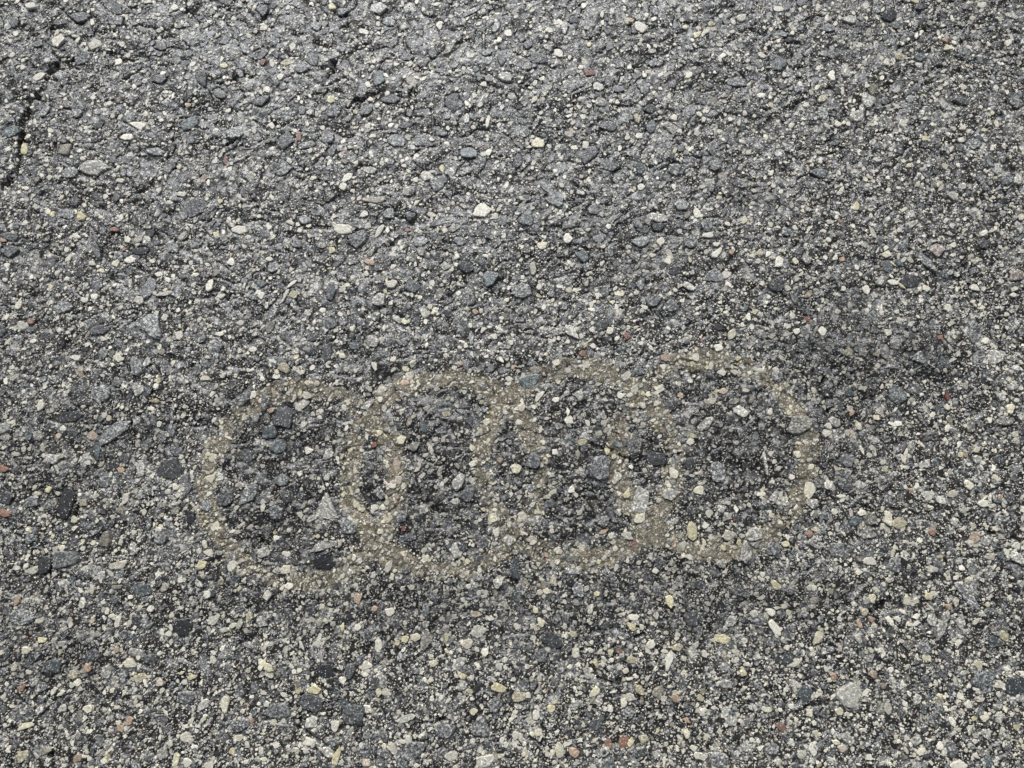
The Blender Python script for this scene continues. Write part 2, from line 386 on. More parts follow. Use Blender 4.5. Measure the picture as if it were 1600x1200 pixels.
# ---------------------------------------------------------------- stones seen in the photo: centre, size, tilt, colour; one small black entry paints the darkness of a hole
CAT = """
@0 0
735 65 90 70 -30 B;590 1055 200 100 0 GW;155 930 48 80 0 Y;250 478 90 45 25 W;860 785 100 50 -20 W;1490 830 150 75 25 G;810 740 90 60 40 G
410 940 95 75 30 T;795 860 80 45 10 W;440 1080 110 75 0 G;975 945 120 55 -5 G;520 370 110 70 30 G;1010 290 90 60 -10 B;1405 415 50 40 -20 Y
755 1132 60 28 -10 W;370 260 90 70 40 WT;500 110 140 70 0 B;1270 500 120 70 -70 B;1375 590 90 60 -40 B;490 715 65 60 0 G;290 700 90 45 60 G
1095 50 50 45 0 W;200 42 70 40 0 W;85 140 65 70 0 B;1405 255 80 40 30 B;1050 1060 55 55 0 G;1410 1000 60 28 80 R;1280 1110 50 40 0 OG;1180 770 110 70 30 N
620 790 80 45 30 D;1180 660 35 30 0 O;950 770 45 45 0 GW;60 820 120 70 20 N;1000 500 90 60 0 B;600 280 90 60 30 WT;750 140 70 60 0 G
@400 0
40 68 80 85 0 B;480 50 50 45 0 Y;770 55 110 80 -10 GW;830 132 90 60 -20 G;545 80 75 60 0 B;45 160 50 55 0 WT;375 160 75 60 -20 G;190 388 80 45 20 TY
360 375 90 80 -40 B;290 430 90 75 0 B;675 205 70 40 -30 W;1145 150 60 42 70 W;775 497 100 68 85 NB;700 530 40 45 0 W;880 408 40 28 0 W;160 490 42 38 30 W
75 568 50 45 0 W;470 625 50 55 0 Y;45 640 115 60 25 B;490 700 95 75 20 GB;620 700 35 25 -20 Y;690 690 95 55 30 B;290 695 60 50 90 G;1450 765 92 26 80 W
1235 640 115 90 55 B;1560 490 90 70 10 GW;1440 335 60 40 -15 G;1535 385 80 60 80 B;270 860 60 35 90 RO;185 885 110 85 45 B;320 910 115 50 20 G;450 860 80 75 0 G
880 880 115 85 -30 G;1030 880 90 80 20 G;1330 955 115 75 -10 N;710 1065 90 50 -15 GW;1070 1100 85 65 -10 WG;1145 1140 115 85 30 GB;1160 1050 50 38 80 Y
550 1010 45 25 -20 T;570 1110 85 45 30 W;545 1165 50 50 0 W;180 1075 125 50 20 G;1100 875 35 22 -20 W;945 360 85 50 -10 B;1350 75 150 36 30 G;1500 175 80 50 60 G
840 620 125 60 0 B;45 395 50 40 90 R;1005 440 32 25 0 RO;558 948 28 25 0 R;100 790 45 50 0 W;1360 800 35 30 0 WO;1420 970 40 30 0 W
@800 0
800 170 85 70 -50 W;485 460 68 35 5 R;540 545 70 60 0 WG;1410 505 135 70 -10 GB;990 800 95 60 -35 GW;165 895 85 75 40 YW;600 1035 125 70 -30 B;870 785 90 60 70 NB
35 1010 100 60 80 B;1010 735 45 45 0 W;785 740 65 40 100 TY;170 370 115 80 -10 B;600 790 110 70 0 B;1115 690 105 70 20 G;1155 225 55 30 30 Y;875 320 55 35 0 TW
885 385 70 50 50 GB;1020 1055 85 75 45 G;800 1050 80 60 80 NB;1270 1030 90 80 70 G;860 680 70 60 0 B;820 545 110 60 -65 G;140 630 60 35 70 W;480 275 35 35 0 Y
290 330 60 60 0 W;740 135 30 35 0 O;1245 150 45 35 0 YT;1560 350 60 40 -10 W;430 422 40 28 0 W;100 280 60 60 0 B;480 960 135 85 40 B;890 75 60 45 80 G
720 860 35 35 0 WT;795 845 45 40 0 W;1210 200 50 30 0 W;460 905 50 40 80 W;1430 120 70 50 20 WT;830 465 32 30 0 W;810 1165 50 45 0 W;665 550 80 50 0 B;555 640 80 60 0 GW
1170 715 38 38 0 W;1160 830 45 40 0 W
@1200 0
65 395 118 100 -10 NG;510 125 85 65 10 GW;375 175 90 60 -15 GB;65 60 60 40 -10 W;910 10 60 40 0 Y;950 48 90 45 0 B;485 435 100 60 -80 GW;395 480 60 40 -75 W
820 355 65 55 0 YG;625 625 115 85 -65 GW;560 725 95 75 40 GW;1500 265 60 42 60 W;1100 255 35 35 0 O;1230 262 24 26 0 O;1125 300 60 30 10 YW;1220 315 70 70 0 G
1330 40 60 40 0 W;1520 95 95 35 -25 GW;1100 650 60 50 90 GW;1200 630 105 65 0 B;1225 540 45 45 0 W;1485 1120 90 80 20 GN;1560 1120 72 50 70 WG;340 615 70 45 30 YG
735 405 35 25 0 W;320 1085 115 60 0 NG;755 100 100 90 0 D;800 165 60 45 0 B;1560 640 95 75 -30 G;1215 800 42 30 0 W;1105 725 38 35 0 W;440 775 50 40 0 W
600 960 55 40 0 G;340 710 90 70 -80 G;630 200 72 32 75 T;1295 900 90 70 0 G;980 865 42 35 0 Y;185 560 50 50 0 G;1370 1010 90 80 0 GB;950 360 80 60 0 N
@0 300
510 150 58 60 0 Y;965 835 165 130 -40 G;930 605 150 82 80 BG;815 425 75 45 5 W;720 445 50 45 0 WY;60 375 115 80 -10 B;60 280 115 55 -5 B;410 135 100 65 0 G
1495 238 105 55 -5 W;1230 325 95 65 5 G;1220 100 155 105 35 B;1135 15 70 35 0 WT;1380 62 35 35 0 Y;325 138 38 32 80 Y;1355 270 40 38 0 Y;865 300 60 50 0 T
800 300 48 38 -30 W;925 292 52 32 -25 W;1450 440 50 50 50 W;1315 585 80 45 75 W;610 370 120 45 -65 B;725 240 60 28 -15 RO;480 280 55 30 -20 W;460 55 80 60 0 B
20 300 50 30 -30 O;1030 640 105 28 15 TW;1050 550 42 28 -20 W;995 515 50 30 0 W;875 680 60 50 -20 WT;1035 785 45 45 0 WT;120 700 75 40 80 WT;190 805 52 42 20 RT
740 1035 50 58 0 WY;465 1035 65 35 -5 W;1350 975 95 85 40 G;925 1065 60 42 70 GW;860 1090 120 75 -80 G;1235 1110 70 60 90 G;1120 740 28 32 0 W;1385 655 55 28 15 WT
1085 350 80 70 0 G;1375 890 60 28 5 W;495 1135 45 45 0 TO;640 1010 90 60 80 G;645 920 42 28 -20 W;1265 910 80 60 70 G;590 655 45 40 0 W;400 720 115 80 0 GB
620 860 115 60 10 BD;1290 1165 60 30 0 WY;940 260 60 50 0 D;880 370 100 50 0 DB;780 360 30 25 0 RO
@400 300
540 230 125 72 -15 W;740 50 155 42 5 TW;405 330 72 40 -10 GT;475 365 45 45 0 Y;705 435 75 35 -15 O;770 675 90 78 50 GW;845 575 75 50 0 W;85 420 50 32 0 W
235 640 55 55 0 YN;1460 540 115 85 50 N;1410 120 110 90 50 W;1185 465 75 50 0 GW;1275 310 80 55 0 GB;710 375 55 50 0 GW;730 935 85 78 0 GW;460 820 80 80 0 GN
470 625 110 60 90 DN;640 290 125 95 45 BG;255 320 60 55 0 BG;960 150 80 60 0 B;1095 140 60 35 0 W;1490 150 50 40 0 W;215 190 52 28 -15 W;110 470 80 65 40 G
30 650 45 45 0 W;325 755 50 40 0 WG;545 605 60 38 60 WT;445 1010 110 60 90 BD;540 1025 52 38 -40 WY;180 1105 80 70 0 TY;935 1105 45 35 0 Y;1283 1072 32 32 0 OT
855 1045 42 32 0 W;745 1090 62 32 -70 WT;935 805 60 40 0 YW;1050 750 85 50 -80 WG;1120 735 45 35 0 W;90 840 95 48 65 GT;985 590 90 80 0 BN;1030 310 95 68 20 G
1370 750 40 35 0 O;1135 1160 55 45 0 GW;960 1150 55 55 0 WT;930 1190 60 35 0 O;180 650 92 20 65 W;225 575 75 22 45 W;30 570 60 50 0 N;1345 910 90 32 90 G
1235 235 80 40 10 TG;1320 470 90 80 0 DB;830 130 70 70 0 G;945 235 38 25 0 R;690 508 32 38 0 W
@800 300
270 50 125 92 -50 GN;90 160 112 95 80 NG;350 290 65 60 90 W;190 335 65 50 0 WY;930 310 50 50 0 W;805 310 108 70 10 G;1220 275 82 38 15 W;1280 385 85 40 40 W
1275 330 45 30 -15 W;130 475 80 48 80 TW;60 615 115 95 20 G;1060 80 90 75 0 G;1115 315 90 85 0 G;1260 520 125 85 0 GB;1370 380 38 38 0 O;1450 180 55 34 70 WY
655 740 80 26 -85 W;375 880 120 60 -45 GW;400 870 70 45 40 GW;1375 890 72 48 70 WY;1525 745 40 42 0 YW;610 870 45 45 0 WY;995 710 80 75 0 G;1105 595 85 45 -25 GW;885 680 105 80 0 BG
785 195 80 50 -70 GB;625 690 38 28 0 YW;540 690 30 28 0 T;170 590 35 35 0 W;975 430 55 42 70 W;800 575 80 50 80 G;510 105 70 70 0 GB;440 400 80 80 0 N
910 160 135 55 -10 GW;1155 130 72 45 -75 W;1215 220 80 70 0 BG;1290 975 55 45 0 W;1145 1035 45 50 0 W;715 1150 70 48 40 TW;1310 1125 58 38 -20 W;1395 1125 50 35 0 WT
440 1010 45 38 -20 RO;275 1065 50 45 0 WY;960 1035 60 50 0 OT;110 1185 130 85 5 N;150 1115 80 50 0 T;1340 205 35 30 0 W;550 290 90 60 20 B;915 220 80 60 0 D;560 840 90 70 0 D
1440 830 25 30 0 W;465 1080 50 50 0 WT;1180 930 28 25 0 R;600 220 35 35 0 W;1475 780 30 50 0 W
@1200 300
555 85 60 38 90 Y;735 390 65 50 0 WY;65 440 78 48 70 W;165 435 45 40 90 WY;650 255 88 32 -65 TW;900 200 80 34 35 GW;990 445 170 52 -50 G;1050 370 90 90 0 GO
1560 520 105 70 0 GO;1350 255 55 34 20 W;255 640 65 32 45 TO;310 620 45 40 0 GW;465 420 36 30 0 O;55 580 100 90 30 DB;245 790 45 36 -50 R;180 870 45 40 0 W
120 840 45 35 0 W;230 870 70 48 90 G;340 870 60 50 90 W;500 1000 55 50 0 TY;985 605 50 45 0 W;1120 725 45 45 0 W;1295 595 55 40 -15 W;1290 870 150 78 90 G
1420 1025 115 92 20 GW;935 1040 80 80 0 G;725 1000 90 58 90 GT;745 880 50 42 0 WT;1025 830 70 50 90 BG;240 420 60 60 0 GW;110 250 60 60 0 GB;1350 320 70 70 0 BD
890 560 120 80 0 DB;750 465 80 60 90 ND;1540 640 38 30 0 W;1360 930 45 40 0 W;1070 910 32 28 0 RO;1570 220 82 58 -70 GW;1580 160 40 40 0 WY;1300 430 52 28 40 TY
375 300 35 35 0 W;700 560 50 50 0 WG;780 565 70 36 0 W;835 590 52 20 -45 Y;165 660 92 38 -70 G;60 1150 80 70 90 GB;1150 30 72 60 0 GW;390 185 50 30 0 WT;600 330 72 38 -20 GW
450 180 30 26 0 RO
@0 600
640 60 120 112 20 G;430 205 192 65 10 DB;420 745 200 100 88 D;410 1090 158 105 10 GD;25 530 65 45 10 RO;35 805 92 45 -10 RO;25 275 92 60 25 NW;710 300 225 80 40 G
260 135 70 42 90 W;575 320 72 60 0 TO;370 325 40 38 0 OW;400 275 40 35 0 W;250 325 60 60 0 TG;875 525 100 55 90 GW;750 535 50 40 0 O;945 155 45 28 0 W
990 250 38 38 0 WT;1520 85 110 72 60 GB;1585 65 45 35 90 W;1320 595 50 50 0 WY;1100 645 42 38 -30 W;1130 455 30 30 0 W;1295 760 80 70 0 GN;1345 890 68 50 30 WY
1010 960 85 80 0 GB;1410 715 120 100 60 B;1550 690 160 85 50 G;650 970 90 75 90 TD;740 1135 112 48 15 TW;785 715 75 45 70 WT;475 845 45 45 0 WY;310 660 40 38 0 Y
210 730 75 65 0 G;1065 530 150 130 0 DB;965 105 62 26 -5 OY;385 1025 45 35 0 WY;345 1035 45 38 80 TW;190 1165 90 50 0 WT;600 920 105 28 40 G;195 965 72 52 20 NG
830 1030 72 48 -80 GW;605 430 90 34 90 N;650 610 80 70 0 G;1305 1055 55 40 0 WY;1265 1130 60 50 0 Y;335 470 80 60 0 GW;870 40 72 55 40 GW;530 740 45 45 0 TY
1015 755 60 35 0 TG;275 1130 112 75 90 D;1070 290 80 50 90 GB;45 710 90 80 0 DB
@400 600
440 765 150 150 0 GW!;880 505 88 50 85 OW;740 380 38 32 60 R;430 1110 132 112 10 D;140 395 105 75 30 ND;700 130 95 45 35 GW;780 100 35 30 60 W;300 120 75 55 60 WG
400 210 34 28 -40 W;55 130 92 45 70 GB;95 165 40 34 80 O;115 60 60 28 90 TO;85 300 90 80 0 ND;910 350 60 55 0 YW;775 305 35 35 0 Y;995 390 88 52 20 TN
960 240 58 32 60 T;1095 415 58 32 -75 WT;1525 475 38 38 0 OT;1440 240 45 45 0 WY;620 740 68 34 -75 YW;545 690 40 30 80 Y;780 915 50 36 80 WY;740 775 45 40 0 W
775 680 78 58 -75 G;1265 610 105 62 55 GW;275 560 35 35 0 W;45 775 55 34 90 WT;350 840 72 34 25 GW;425 1010 175 50 12 GW;185 1065 52 34 -10 W;185 1160 60 50 0 WY
125 965 40 35 0 W;390 950 26 26 0 Y;1245 1045 92 55 -65 GW;1575 980 70 70 0 GW;45 1055 80 60 0 GW;570 890 115 85 -30 G;905 830 80 70 0 GB;120 800 90 90 0 BG
890 600 50 50 0 WO;845 635 62 28 -20 W;445 440 85 58 30 GW;1160 285 72 52 0 G;1500 925 62 42 80 W;1240 735 50 40 0 WG;1330 680 112 75 60 B;1325 1110 35 35 0 YW
950 955 105 55 0 B;330 415 50 45 0 W;300 255 40 40 0 WT;560 1140 82 38 60 GW;1060 1090 45 35 0 WY;1190 190 62 34 0 TY;160 600 92 70 0 GN;165 215 130 130 0 DB;925 905 36 26 70 R
@800 600
555 520 150 138 50 BG;800 725 160 102 82 GW;1465 1050 130 72 85 GW;1125 920 112 62 88 Y;595 415 42 34 -50 Y;720 690 55 42 60 Y;1115 360 50 42 80 W;1060 345 60 48 90 GB
1430 170 95 58 -30 WG;1250 105 55 46 30 TW;1320 45 62 38 15 OW;1210 250 115 58 35 GW;1165 665 60 55 0 WY;355 225 55 50 0 W;350 178 50 24 90 W;275 98 46 38 40 W
415 75 62 60 0 BW;210 480 45 36 90 WT;270 425 40 35 0 W;775 345 112 45 -88 NT;740 390 80 40 -85 GB;655 375 62 34 -30 N;745 518 30 30 0 W;785 530 38 35 0 D
1290 550 130 98 90 G;570 925 58 28 25 O;620 945 45 34 60 W;800 840 85 48 30 WY;1360 945 88 62 25 WT;970 1010 30 28 0 W;1320 1025 36 36 0 Y;1515 940 102 80 0 GW
1115 1080 55 42 -30 W;380 1165 88 44 -5 GW;125 970 68 42 -20 TW;25 530 70 60 0 YW;1230 810 50 44 70 WT;1580 490 150 22 -85 GW;1430 300 80 38 -80 G;830 155 26 24 0 R
990 200 30 25 0 O;1055 70 38 38 0 OY;1500 100 50 30 70 T;370 660 40 40 0 W;650 590 75 48 60 WG;130 480 98 88 90 B;900 465 122 88 0 D;1100 500 80 70 90 DB
990 690 112 70 0 GW;720 950 75 48 -50 WG;215 1070 30 30 0 O;895 1165 40 38 0 W;540 1110 30 28 0 Y;1400 780 46 26 -70 W;1310 780 55 45 0 GW;850 65 35 35 0 YW
680 75 42 38 0 W;60 145 58 46 70 WO;20 1150 130 60 90 DN;560 860 90 70 0 G
@1200 600
800 60 135 95 -50 NG;195 255 142 112 0 TG;260 665 110 68 85 WY;800 248 82 34 5 W;570 260 62 38 -70 WY;1505 155 65 50 70 YW;845 465 68 32 -70 WY;1465 225 102 65 0 GT
1255 630 62 48 -75 WY;1340 748 66 44 0 W;1390 765 42 28 0 WG;370 305 60 50 0 WT;375 260 50 38 -20 W;520 298 44 28 0 O;525 180 42 28 80 O;725 535 40 40 0 YN
670 350 62 34 -25 GW;300 285 56 44 90 B;420 330 92 30 -75 GW;375 630 62 50 50 WG;480 630 92 80 0 BD;575 630 65 50 0 GW;490 480 92 78 0 GD;745 840 92 48 88 WY
815 870 82 70 40 TY;630 840 82 74 0 TG;620 935 92 78 -20 GT;260 940 45 38 70 RO;295 910 30 28 0 Y;790 1130 102 88 50 G;625 1105 75 45 0 W;855 1060 45 40 0 WG
1290 960 78 66 30 TO;1260 998 44 36 80 WT;1480 1050 50 36 -70 W;1540 1085 86 62 -50 GW;1540 1010 45 45 0 W;1385 1080 72 46 20 TW;1035 925 48 32 20 RO;575 805 50 34 0 W
895 400 82 46 80 GW;1270 260 80 50 90 GT;1140 225 46 34 90 T;1420 590 52 30 -75 YW;1425 905 38 32 0 W;1165 860 50 50 0 WG;1010 700 70 60 0 WG;1085 725 55 50 0 WG
1155 690 66 34 10 TW;1310 470 50 50 0 GW;435 1040 120 90 0 G;35 1030 90 80 0 BG;275 750 72 58 0 GW;60 730 95 44 -30 GW;450 700 52 20 10 W;1120 75 60 28 90 R
1450 705 30 28 0 O;680 210 35 30 0 YW;585 415 62 20 -70 W;1530 15 72 45 0 GW;1030 1155 66 44 0 WT;185 440 50 45 0 WY;340 820 112 28 70 NG;425 895 60 24 90 WG
1210 440 36 36 0 Y;1245 440 36 28 90 TO
@0 900
485 668 48 38 30 W;1190 635 66 42 -15 Y;550 575 55 48 80 O;1140 320 120 98 0 D;850 475 92 48 0 GW;805 545 80 58 0 WY;665 600 76 58 75 GW;268 690 82 60 5 G
580 495 90 70 0 B;465 615 50 50 0 TY;180 460 50 42 0 WY;265 400 52 36 -20 Y;865 640 92 52 5 TY;770 630 80 52 90 G;945 203 48 35 0 W;1295 115 45 45 0 W
515 170 66 42 80 WG;100 155 60 34 90 OT;135 260 152 98 0 G;880 80 142 78 -10 NB;395 50 76 55 0 GW;730 70 62 26 0 T;1040 70 56 40 60 TW;920 300 75 60 0 G
1280 570 135 55 -52 G;1410 800 102 56 -80 WY;1155 760 125 78 25 G;150 940 95 38 25 YW;550 830 56 44 0 WY;255 830 72 42 65 GW;1100 1150 82 36 80 YW;1150 1010 60 60 0 WT
1490 1015 66 38 0 WY;135 1130 76 54 30 TY;485 1140 50 44 0 OT;665 1120 72 38 -75 YG;1500 300 58 32 60 TW;1560 255 76 38 75 YG;1410 335 72 28 10 TW;1500 930 115 66 20 G
810 905 50 44 60 O;755 950 45 40 0 O;1570 905 40 35 0 O;150 695 52 36 40 RT;1000 665 50 40 80 WO;1165 1170 70 50 0 W;1015 1110 80 60 80 GW;440 305 38 28 90 WT
580 275 42 28 80 OW;730 460 45 35 0 OT;1055 360 40 35 0 W;235 490 92 38 60 G;1330 480 40 24 -20 W;500 50 60 45 0 G;340 560 92 78 0 ND
@400 900
835 228 56 48 0 W;505 1120 102 40 72 Y;325 1040 60 48 -30 W;615 860 140 132 60 B;985 1085 155 108 20 G;85 570 66 40 -30 YW;85 615 55 34 -10 WY;45 545 82 32 60 WY
685 560 78 60 -10 WT;545 648 42 42 0 W;345 915 85 65 45 WG;210 62 50 40 0 W;995 385 62 48 0 WY;932 397 44 40 0 Y;1190 390 60 26 85 Y;1520 695 92 48 -10 Y
1430 1160 115 66 20 WG;1185 960 120 90 10 G;1400 940 120 110 90 G;1065 410 122 66 80 TG;765 430 92 44 -85 WT;1320 425 68 56 0 WO;1430 475 45 45 0 W;1360 850 50 40 0 YW
815 722 50 45 0 WT;768 728 50 36 90 YW;370 705 78 52 -10 Y;640 318 42 38 90 W;740 205 38 34 0 O;635 140 60 46 80 OT;1060 215 72 50 -85 NG;1470 265 35 28 0 W
1375 240 72 38 -15 TO;490 940 66 48 70 W;855 1075 75 45 -60 WT;1220 1125 78 56 0 WT;1110 550 56 38 10 YW;1390 345 95 70 20 WG;70 120 60 48 80 WT;340 275 68 34 0 TW
400 285 54 40 40 TW;540 320 50 26 90 Y;345 215 60 50 0 DB;40 290 72 58 -40 GW;590 590 90 58 80 DG;1500 800 92 78 20 G;130 850 152 98 10 GD;350 790 132 108 0 BD
50 1145 36 24 0 WY;690 1165 50 40 0 OW;1290 620 52 32 -15 Y;440 590 112 78 0 D;1270 545 70 58 60 GW;1100 765 30 30 0 W;1290 680 60 60 0 GW;700 830 66 44 -30 WG
935 890 115 38 20 WG;1510 50 60 54 0 GW;850 5 40 28 90 WY
@800 900
985 160 76 46 -80 Y;1370 285 90 55 45 GW;980 530 115 48 85 W;865 425 55 44 30 W;745 310 66 42 -40 Y;760 258 66 38 -10 W;185 290 60 44 -75 YW;145 212 46 34 -60 YW
215 95 42 38 0 WY;385 365 52 36 -20 TY;250 400 125 78 -25 DB;415 85 88 74 90 G;750 520 68 42 0 TY;525 550 50 30 -75 YT;470 595 92 38 -85 GW;1315 395 92 54 -10 Y
1035 445 62 44 0 TY;245 825 46 46 0 Y;150 870 56 40 90 W;165 978 50 46 0 WY;295 1085 86 54 85 WY;385 1100 64 50 -20 O;605 1050 66 42 -70 RO;700 1045 75 60 90 RO
745 1045 56 36 80 Y;825 1025 60 50 0 YN;1095 985 60 38 90 YW;1300 1150 112 90 0 G;600 1170 80 75 0 GN;725 855 80 65 0 G;920 720 85 60 50 T;800 715 62 46 -50 YT
745 760 50 45 0 WT;700 800 42 38 90 W;1020 765 55 45 0 OT;1180 762 42 38 0 YT;545 780 66 42 80 GW;400 800 66 44 50 GW;520 720 62 50 70 YW;1335 675 80 50 -20 GW
40 755 82 58 0 TY;95 745 45 34 0 W;1140 1085 45 40 0 W;1470 1080 60 50 0 GW;20 1000 50 40 60 W;180 495 80 80 0 BG;400 480 60 48 70 WT;310 575 66 48 70 G
280 270 62 48 80 G;335 255 62 50 60 G;670 465 40 34 0 RT;1445 605 40 40 0 Y;1515 240 50 45 0 WG;1095 900 52 26 -30 O;1130 265 102 90 0 BD;700 155 60 60 0 BG
1375 910 76 58 0 GW;490 465 38 26 -20 W;360 570 32 26 0 W;490 205 56 34 90 WT;530 110 36 30 0 Y;1325 500 50 34 80 T;1120 490 42 26 -70 WT;530 925 105 60 20 BN
@1200 900
45 55 60 55 0 YT;650 140 56 48 -60 YW;385 92 42 35 0 NY;865 150 56 42 80 WY;925 155 46 34 60 WT;1010 130 45 40 0 Y;320 380 102 48 68 YW;15 225 62 42 -20 W
45 325 102 48 -62 W;560 390 62 36 -70 WG;1140 195 38 36 0 O;1180 165 60 34 80 TW;650 270 40 35 0 OT;570 300 52 28 -75 O;600 225 50 45 0 TY;885 300 42 28 -20 WY
1100 300 190 50 68 GW;1215 290 92 56 80 GW;1250 130 200 58 -55 G;1350 650 152 78 25 NG;130 520 84 72 35 DN;505 735 145 130 60 WG;205 628 30 30 0 W;120 450 36 30 0 W
875 430 72 58 0 TG;975 455 84 70 -50 G;1475 375 76 55 -65 YT;1410 395 50 44 0 ND;445 845 50 45 0 WY;745 825 82 46 -75 WT;695 820 70 48 90 TG;650 615 50 45 0 OT
720 685 42 35 0 T;1210 755 52 42 -70 WY;1350 880 62 52 60 WY;1440 885 66 44 60 WG;1150 910 60 36 -60 W;1445 680 62 42 20 WT;280 1090 72 40 -75 W;210 1120 56 48 0 WT
500 1020 82 48 -30 GW;315 995 52 26 0 YW;465 1080 50 45 0 WO;265 860 50 38 -75 WY;290 922 28 28 0 W;920 1020 60 60 0 GW;1145 1085 90 68 80 G;1180 1180 112 58 0 W
945 1090 52 38 60 WY;1360 990 60 60 0 GW;85 950 60 55 0 RT;230 740 90 80 0 ND;930 770 60 44 90 GW;1300 1120 40 30 -30 W;1540 690 120 105 0 DN;1250 800 45 45 0 W
60 1165 50 36 0 WT;410 630 40 40 0 O;25 1080 80 60 0 G
"""
stones = []
tx0 = ty0 = 0
for line in CAT.strip().splitlines():
    if line[0] == '@':
        tx0, ty0 = map(int, line[1:].split()); continue
    for it in line.split(';'):
        a_, b_, w_, h_, an, cd = it.split()
        stones.append(dict(u=tx0 + float(a_) / 4, v=ty0 + float(b_) / 4, w=float(w_) / 4, h=float(h_) / 4,
                           ang=float(an), code=cd.rstrip('!'), tri=cd.endswith('!')))
# nothing listed twice
stones.sort(key=lambda s: -s['w'] * s['h'])
keep = []
for s in stones:
    if all((s['u'] - o['u']) ** 2 + (s['v'] - o['v']) ** 2 > (.30 * (min(s['w'], s['h']) + min(o['w'], o['h']))) ** 2 for o in keep):
        keep.append(s)
stones = keep
def oil_at(x, y):
    """how much oil has soaked in, 0..1; it darkens the binder and the stones alike"""
    oil = np.zeros(x.shape)
    ox = (vnoise(x, y, .012, 71) - .5) * .02
    oy = (vnoise(x, y, .012, 72) - .5) * .02
    for q_, (u, v, a_, b_) in enumerate(DARKS):
        c0, c1 = px2w(u, v)
        d = ((x + ox - c0) / (a_ * PX)) ** 2 + ((y + oy - c1) / (b_ * PX)) ** 2
        oil = np.maximum(oil, np.clip(1.5 - d, 0, 1) * (.75 if a_ > 100 else 1.0))
    return oil * np.clip(.35 + 1.2 * vnoise(x, y, .007, 73), 0, 1)

def bed_stones(V):
    """seat every catalogued stone: the road under it is level with its rim, with a fine groove round it"""
    nx_ = len(gx)
    for s in stones:
        x0, y0 = px2w(s['u'], s['v'])
        a_, b_ = s['w'] * PX * .52, s['h'] * PX * .52
        m_ = max(a_, b_) * 1.35
        i0, i1 = np.searchsorted(gx, [x0 - m_, x0 + m_]); j0, j1 = np.searchsorted(gy, [y0 - m_, y0 + m_])
        idx = (np.arange(j0, j1)[:, None] * nx_ + np.arange(i0, i1)[None]).ravel()
        dx, dy = V[idx, 0] - x0, V[idx, 1] - y0
        c, n_ = math.cos(math.radians(s['ang'])), math.sin(math.radians(s['ang']))
        d = np.sqrt(((dx * c + dy * n_) / a_) ** 2 + ((-dx * n_ + dy * c) / b_) ** 2)
        ins = d < 1.1
        rim = float(np.percentile(V[idx[ins], 2], 65)) if ins.sum() > 2 else float(ground_z(np.array([x0]), np.array([y0]))[0])
        s['rim'] = rim
        V[idx, 2] = np.where(d < 1.18, np.minimum(V[idx, 2], rim - .00025), V[idx, 2])

# ---------------------------------------------------------------- road
def axis(lo, hi, step, far):
    a_ = np.arange(lo, hi + step * .5, step)
    g = []
    d, x = step, a_[-1]
    while x < far:
        d *= 1.16; x += d; g.append(x)
    g = np.array(g)
    return np.concatenate([(lo - (g - a_[-1]))[::-1], a_, g])
gx, gy = axis(-.262, .262, .00045, 60), axis(-.190, .212, .00045, 60)
X, Y = np.meshgrid(gx, gy)
Z = ground_z(X.ravel().copy(), Y.ravel().copy())
V = np.stack([X.ravel(), Y.ravel(), Z], 1)
q = grid_quads(len(gx), len(gy))
bed_stones(V)
me = mesh_from("asphalt_road", V, q.ravel(), np.full(len(q), 4), m_road, smooth=True)
oil = oil_at(V[:, 0], V[:, 1])
att = me.attributes.new("oil", 'FLOAT', 'POINT')
att.data.foreach_set("value", (oil * .7).astype(np.float32))
road = put("asphalt_road", me)
road["kind"] = "structure"
road["label"] = "dark worn asphalt road surface with pits and cracks"

emblem = bpy.data.objects.new("ring_emblem", None)
ec = RINGS[1][0] * .5 + RINGS[2][0] * .5, RINGS[1][1] * .5 + RINGS[2][1] * .5
emblem.location = (ec[0], ec[1], 0)
emblem.empty_display_size = .05
emblem["label"] = "row of four interlinked pale tan rings worn faintly into the dark asphalt"
emblem["category"] = "emblem"
col.objects.link(emblem)
for k, (cx_, cy_, r_) in enumerate(RINGS):
    na = 900
    rad = np.linspace(r_ - HALF * 1.35, r_ + HALF * 1.35, 42)
    th = np.linspace(0, 2 * math.pi, na, endpoint=False)
    RR, TT = np.meshgrid(rad, th)
    x, y = (cx_ + RR * np.cos(TT)).ravel(), (cy_ + RR * np.sin(TT)).ravel()
    z = ground_z(x.copy(), y.copy()) + .00012 + .00004 * k
    i = np.arange(na * len(rad)).reshape(na, len(rad))
    j = np.roll(i, -1, axis=0)
    q = np.stack([i[:, :-1], i[:, 1:], j[:, 1:], j[:, :-1]], -1).reshape(-1, 4)
    me = mesh_from("ring", np.stack([x - ec[0], y - ec[1], z], 1), q.ravel(), np.full(len(q), 4), m_dust, smooth=True)
    att = me.attributes.new("wear", 'FLOAT', 'POINT')
    att.data.foreach_set("value", (ring_wear(x, y, k) * np.clip(.62 + .75 * vnoise(x, y, .022, 66), .6, 1.15)).astype(np.float32))
    put("ring", me, parent=emblem)

# ---------------------------------------------------------------- stones
TONE = {'W': (.92, .86, .70, .10), 'Y': (.78, .70, .43, .25), 'G': (.33, .325, .30, .95), 'B': (.160, .160, .152, .90),
        'D': (.030, .030, .029, .40), 'N': (.165, .190, .180, .70), 'T': (.36, .32, .245, .45), 'R': (.27, .11, .075, .30),
        'O': (.56, .39, .26, .30)}
def tone_of(code):
    a_ = np.array(TONE[code[0]])
    if len(code) > 1: a_ = a_ * .62 + np.array(TONE[code[1]]) * .38
    return a_

